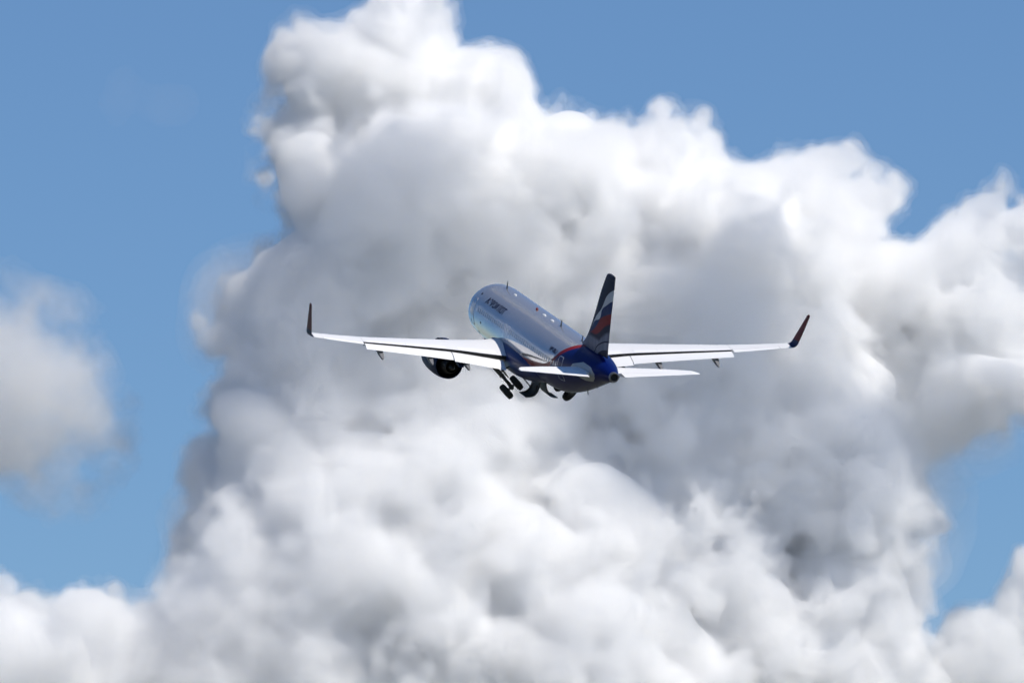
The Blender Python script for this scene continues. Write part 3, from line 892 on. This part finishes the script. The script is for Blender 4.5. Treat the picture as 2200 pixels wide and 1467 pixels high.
    S = list(np.linspace(.5, 5.9, 20))+[6.0, 6.1, 6.18, 6.25]
    sh = Shape()
    sh.loft([h.ring(s, .70, .70) for s in np.linspace(.5, 5.75, 20)])
    sh.loft([h.ring(s) for s in (5.76, 5.9, 6.0, 6.1, 6.18, 6.25)])
    tp = sh.build('tailplane', flap_paint, jet)
    Shape().loft([h.tail_ring(s, .706) for s in np.linspace(1.25, 5.74, 14)]).build('elevator', flap_paint, tp)

# ------------------------------------------------------------------ fin and rudder
f_le = pchip([1.5, 1.95, 2.15, 2.45, 2.9, 3.5, 7.45, 7.62, 7.72], [27.6, 28.3, 28.9, 29.55, 30.15, 30.7, 33.75, 33.95, 34.4])
f_te = pchip([1.5, 2.2, 7.72], [35.35, 35.3, 36.0])
class Fin(Surf):
    def pt(self, s, t, h=0.0):
        c = self.te(s)-self.le(s)
        return (self.le(s)+t*c, h, s)
fin_s = Fin(None, None, f_le, f_te, lambda s: .105 if s > 2.6 else .105*max(.55, (s-1.0)/1.6))
sh = Shape()
sh.loft([fin_s.ring(s, .69, .69) for s in np.linspace(1.5, 7.4, 48)])
sh.loft([fin_s.ring(s) for s in (7.41, 7.5, 7.58, 7.64, 7.69, 7.72)])
fin = sh.build('tail_fin', tail_paint, jet)
Shape().loft([fin_s.tail_ring(s, .695) for s in np.linspace(2.05, 7.39, 24)]).build('rudder', tail_paint, fin)

# ------------------------------------------------------------------ landing gear, half folded
def wheel(center, axle, parent):
    o = Vector(center)
    prof = [(-.2, .30), (-.215, .40), (-.2, .50), (-.14, .57), (-.05, .585), (.05, .585), (.14, .57), (.2, .50), (.215, .40), (.2, .30)]
    wh = Shape().lathe(o, axle, prof, 48).build('wheel', rubber, parent)
    Shape().lathe(o, axle, [(-.17, .31), (-.16, .25), (-.08, .2), (-.08, .01)], 32).build('rim', gear_metal, wh)
    Shape().lathe(o, axle, [(.17, .31), (.16, .25), (.08, .2), (.08, .01)], 32).build('rim', gear_metal, wh)
for side, ang, L in ((-1, 43, 2.5), (1, 44, 2.62)):
    a = math.radians(ang)
    P = Vector((17.75, side*3.7, -1.3))
    d = Vector((-.02, -side*math.sin(a), -math.cos(a))).normalized()
    ax = Vector((0, side*math.cos(a), -math.sin(a)))
    axle = P+d*L
    s = Shape()
    s.tube([P+d*.55, P+d*.8, P+d*1.4], [.17, .165, .14])
    s.tube([P+d*1.35, P+d*1.45], [.18, .18])
    s.tube([P+d*1.4, P+d*(L+.08)], [.095, .1])
    s.tube([axle-ax*.62, axle+ax*.62], [.085, .085])
    s.tube([axle-d*.12, axle+d*.16], [.16, .13])
    gear = s.build('main_landing_gear', gear_metal, jet)
    s = Shape()
    aft = Vector((1, 0, 0))
    k1, k2, k3 = P+d*1.25+aft*.14, P+d*1.75+aft*.5, P+d*(L-.05)+aft*.12
    for off in (-.12, .12):
        s.tube([k1+ax*off, k2+ax*off*.4], .04, 8)
        s.tube([k2+ax*off*.4, k3+ax*off], .04, 8)
    s.build('torque_link', gear_metal, gear)
    s = Shape()
    m1 = Vector((17.6, side*1.9, -1.5))
    s.tube([P+d*1.15, (P+d*1.15+m1)/2+Vector((0, 0, .05))], .06, 10)
    s.tube([(P+d*1.15+m1)/2+Vector((0, 0, .05)), m1], .055, 10)
    s.build('side_stay', gear_metal, gear)
    s = Shape()
    for q, r in ((.65, .2), (.9, .2), (1.1, .22), (1.6, .13)):
        s.tube([P+d*q-ax*side*0+aft*.16, P+d*(q+.14)+aft*.2], [r*.5, r*.45], 8)
    s.tube([P+d*.6+aft*.2, P+d*1.0+aft*.24, P+d*1.9+aft*.2, P+d*(L-.1)+aft*.14], .03, 8)
    s.build('brake_line', gear_metal, gear)
    for off in (-.465, .465):
        wheel(axle+ax*off, ax, gear)
    # panel carried on the leg
    n = ax*side
    e = n*(.3)
    q = [P+e+d*.5+Vector((-.9, 0, 0)), P+e+d*.5+Vector((-.1, 0, 0)), P+e+d*1.0+Vector((.35, 0, 0)), P+e*.8+d*1.75+Vector((.3, 0, 0)), P+e*.8+d*1.75+Vector((-.5, 0, 0))]
    Shape().prism(q, n*.05).build('leg_door', gear_panel, gear)
    # big bay door hinged by the keel, its skin curved like the belly
    pts = [(.2, -2.3), (.22, -2.6), (.27, -2.9), (.36, -3.18), (.5, -3.4), (.68, -3.54), (.92, -3.61), (1.22, -3.62)]
    th = [.1, .1, .1, .1, .1, .09, .07, .04]
    if side > 0:
        pts = [(y-.14, z) for y, z in pts]
    outer, inner = [], []
    for i, (y, z) in enumerate(pts):
        y2, z2 = pts[min(i+1, len(pts)-1)]
        y1, z1 = pts[max(i-1, 0)]
        nn = Vector((-(z2-z1), (y2-y1))).normalized()
        outer.append((y, z))
        inner.append((y+nn.x*th[i], z+nn.y*th[i]))
    loop = outer+inner[::-1]
    rings = []
    for u in np.linspace(0, 1, 7):
        x = 16.9+2.0*u
        rings.append([(x, side*y, z) for y, z in loop])
    dr = Shape().loft(rings).build('bay_door', door_dark, jet)
    for x in (17.2, 18.5):
        s = Shape()
        for i in (2, 3, 4, 5):
            y, z = inner[i]
            y2, z2 = inner[i+1]
            s.tube([(x, side*(y+.02), z+.02), (x, side*(y2+.02), z2+.02)], .06, 8)
        s.build('door_rib', gear_metal, dr)
    s = Shape()
    s.tube([(17.2, side*(inner[3][0]+.05), inner[3][1]), (17.3, side*1.25, -2.35)], .045, 8)
    s.build('door_actuator', gear_metal, dr)
# nose gear, nearly stowed, its doors open under the chin
ng = Vector((5.0, 0, -1.75))
dn = Vector((-math.sin(math.radians(58)), 0, -math.cos(math.radians(58))))
nose = Shape().tube([ng, ng+dn*1.35], [.1, .07]).build('nose_landing_gear', gear_metal, jet)
for off in (-.25, .25):
    o = ng+dn*1.35+Vector((0, off, 0))
    wh = Shape().lathe(o, (0, 1, 0), [(-.1, .2), (-.11, .3), (-.06, .375), (.06, .375), (.11, .3), (.1, .2)], 32).build('wheel', rubber, nose)
    Shape().lathe(o, (0, 1, 0), [(-.08, .21), (-.04, .12), (.04, .12), (.08, .21)], 24).build('rim', gear_metal, wh)
for side in (-1, 1):
    Shape().prism([(3.6, side*.5, -2.0), (5.3, side*.5, -2.04), (5.3, side*.62, -2.62), (3.6, side*.62, -2.55)], (0, side*.04, 0)).build('nose_gear_door', belly_paint, jet)
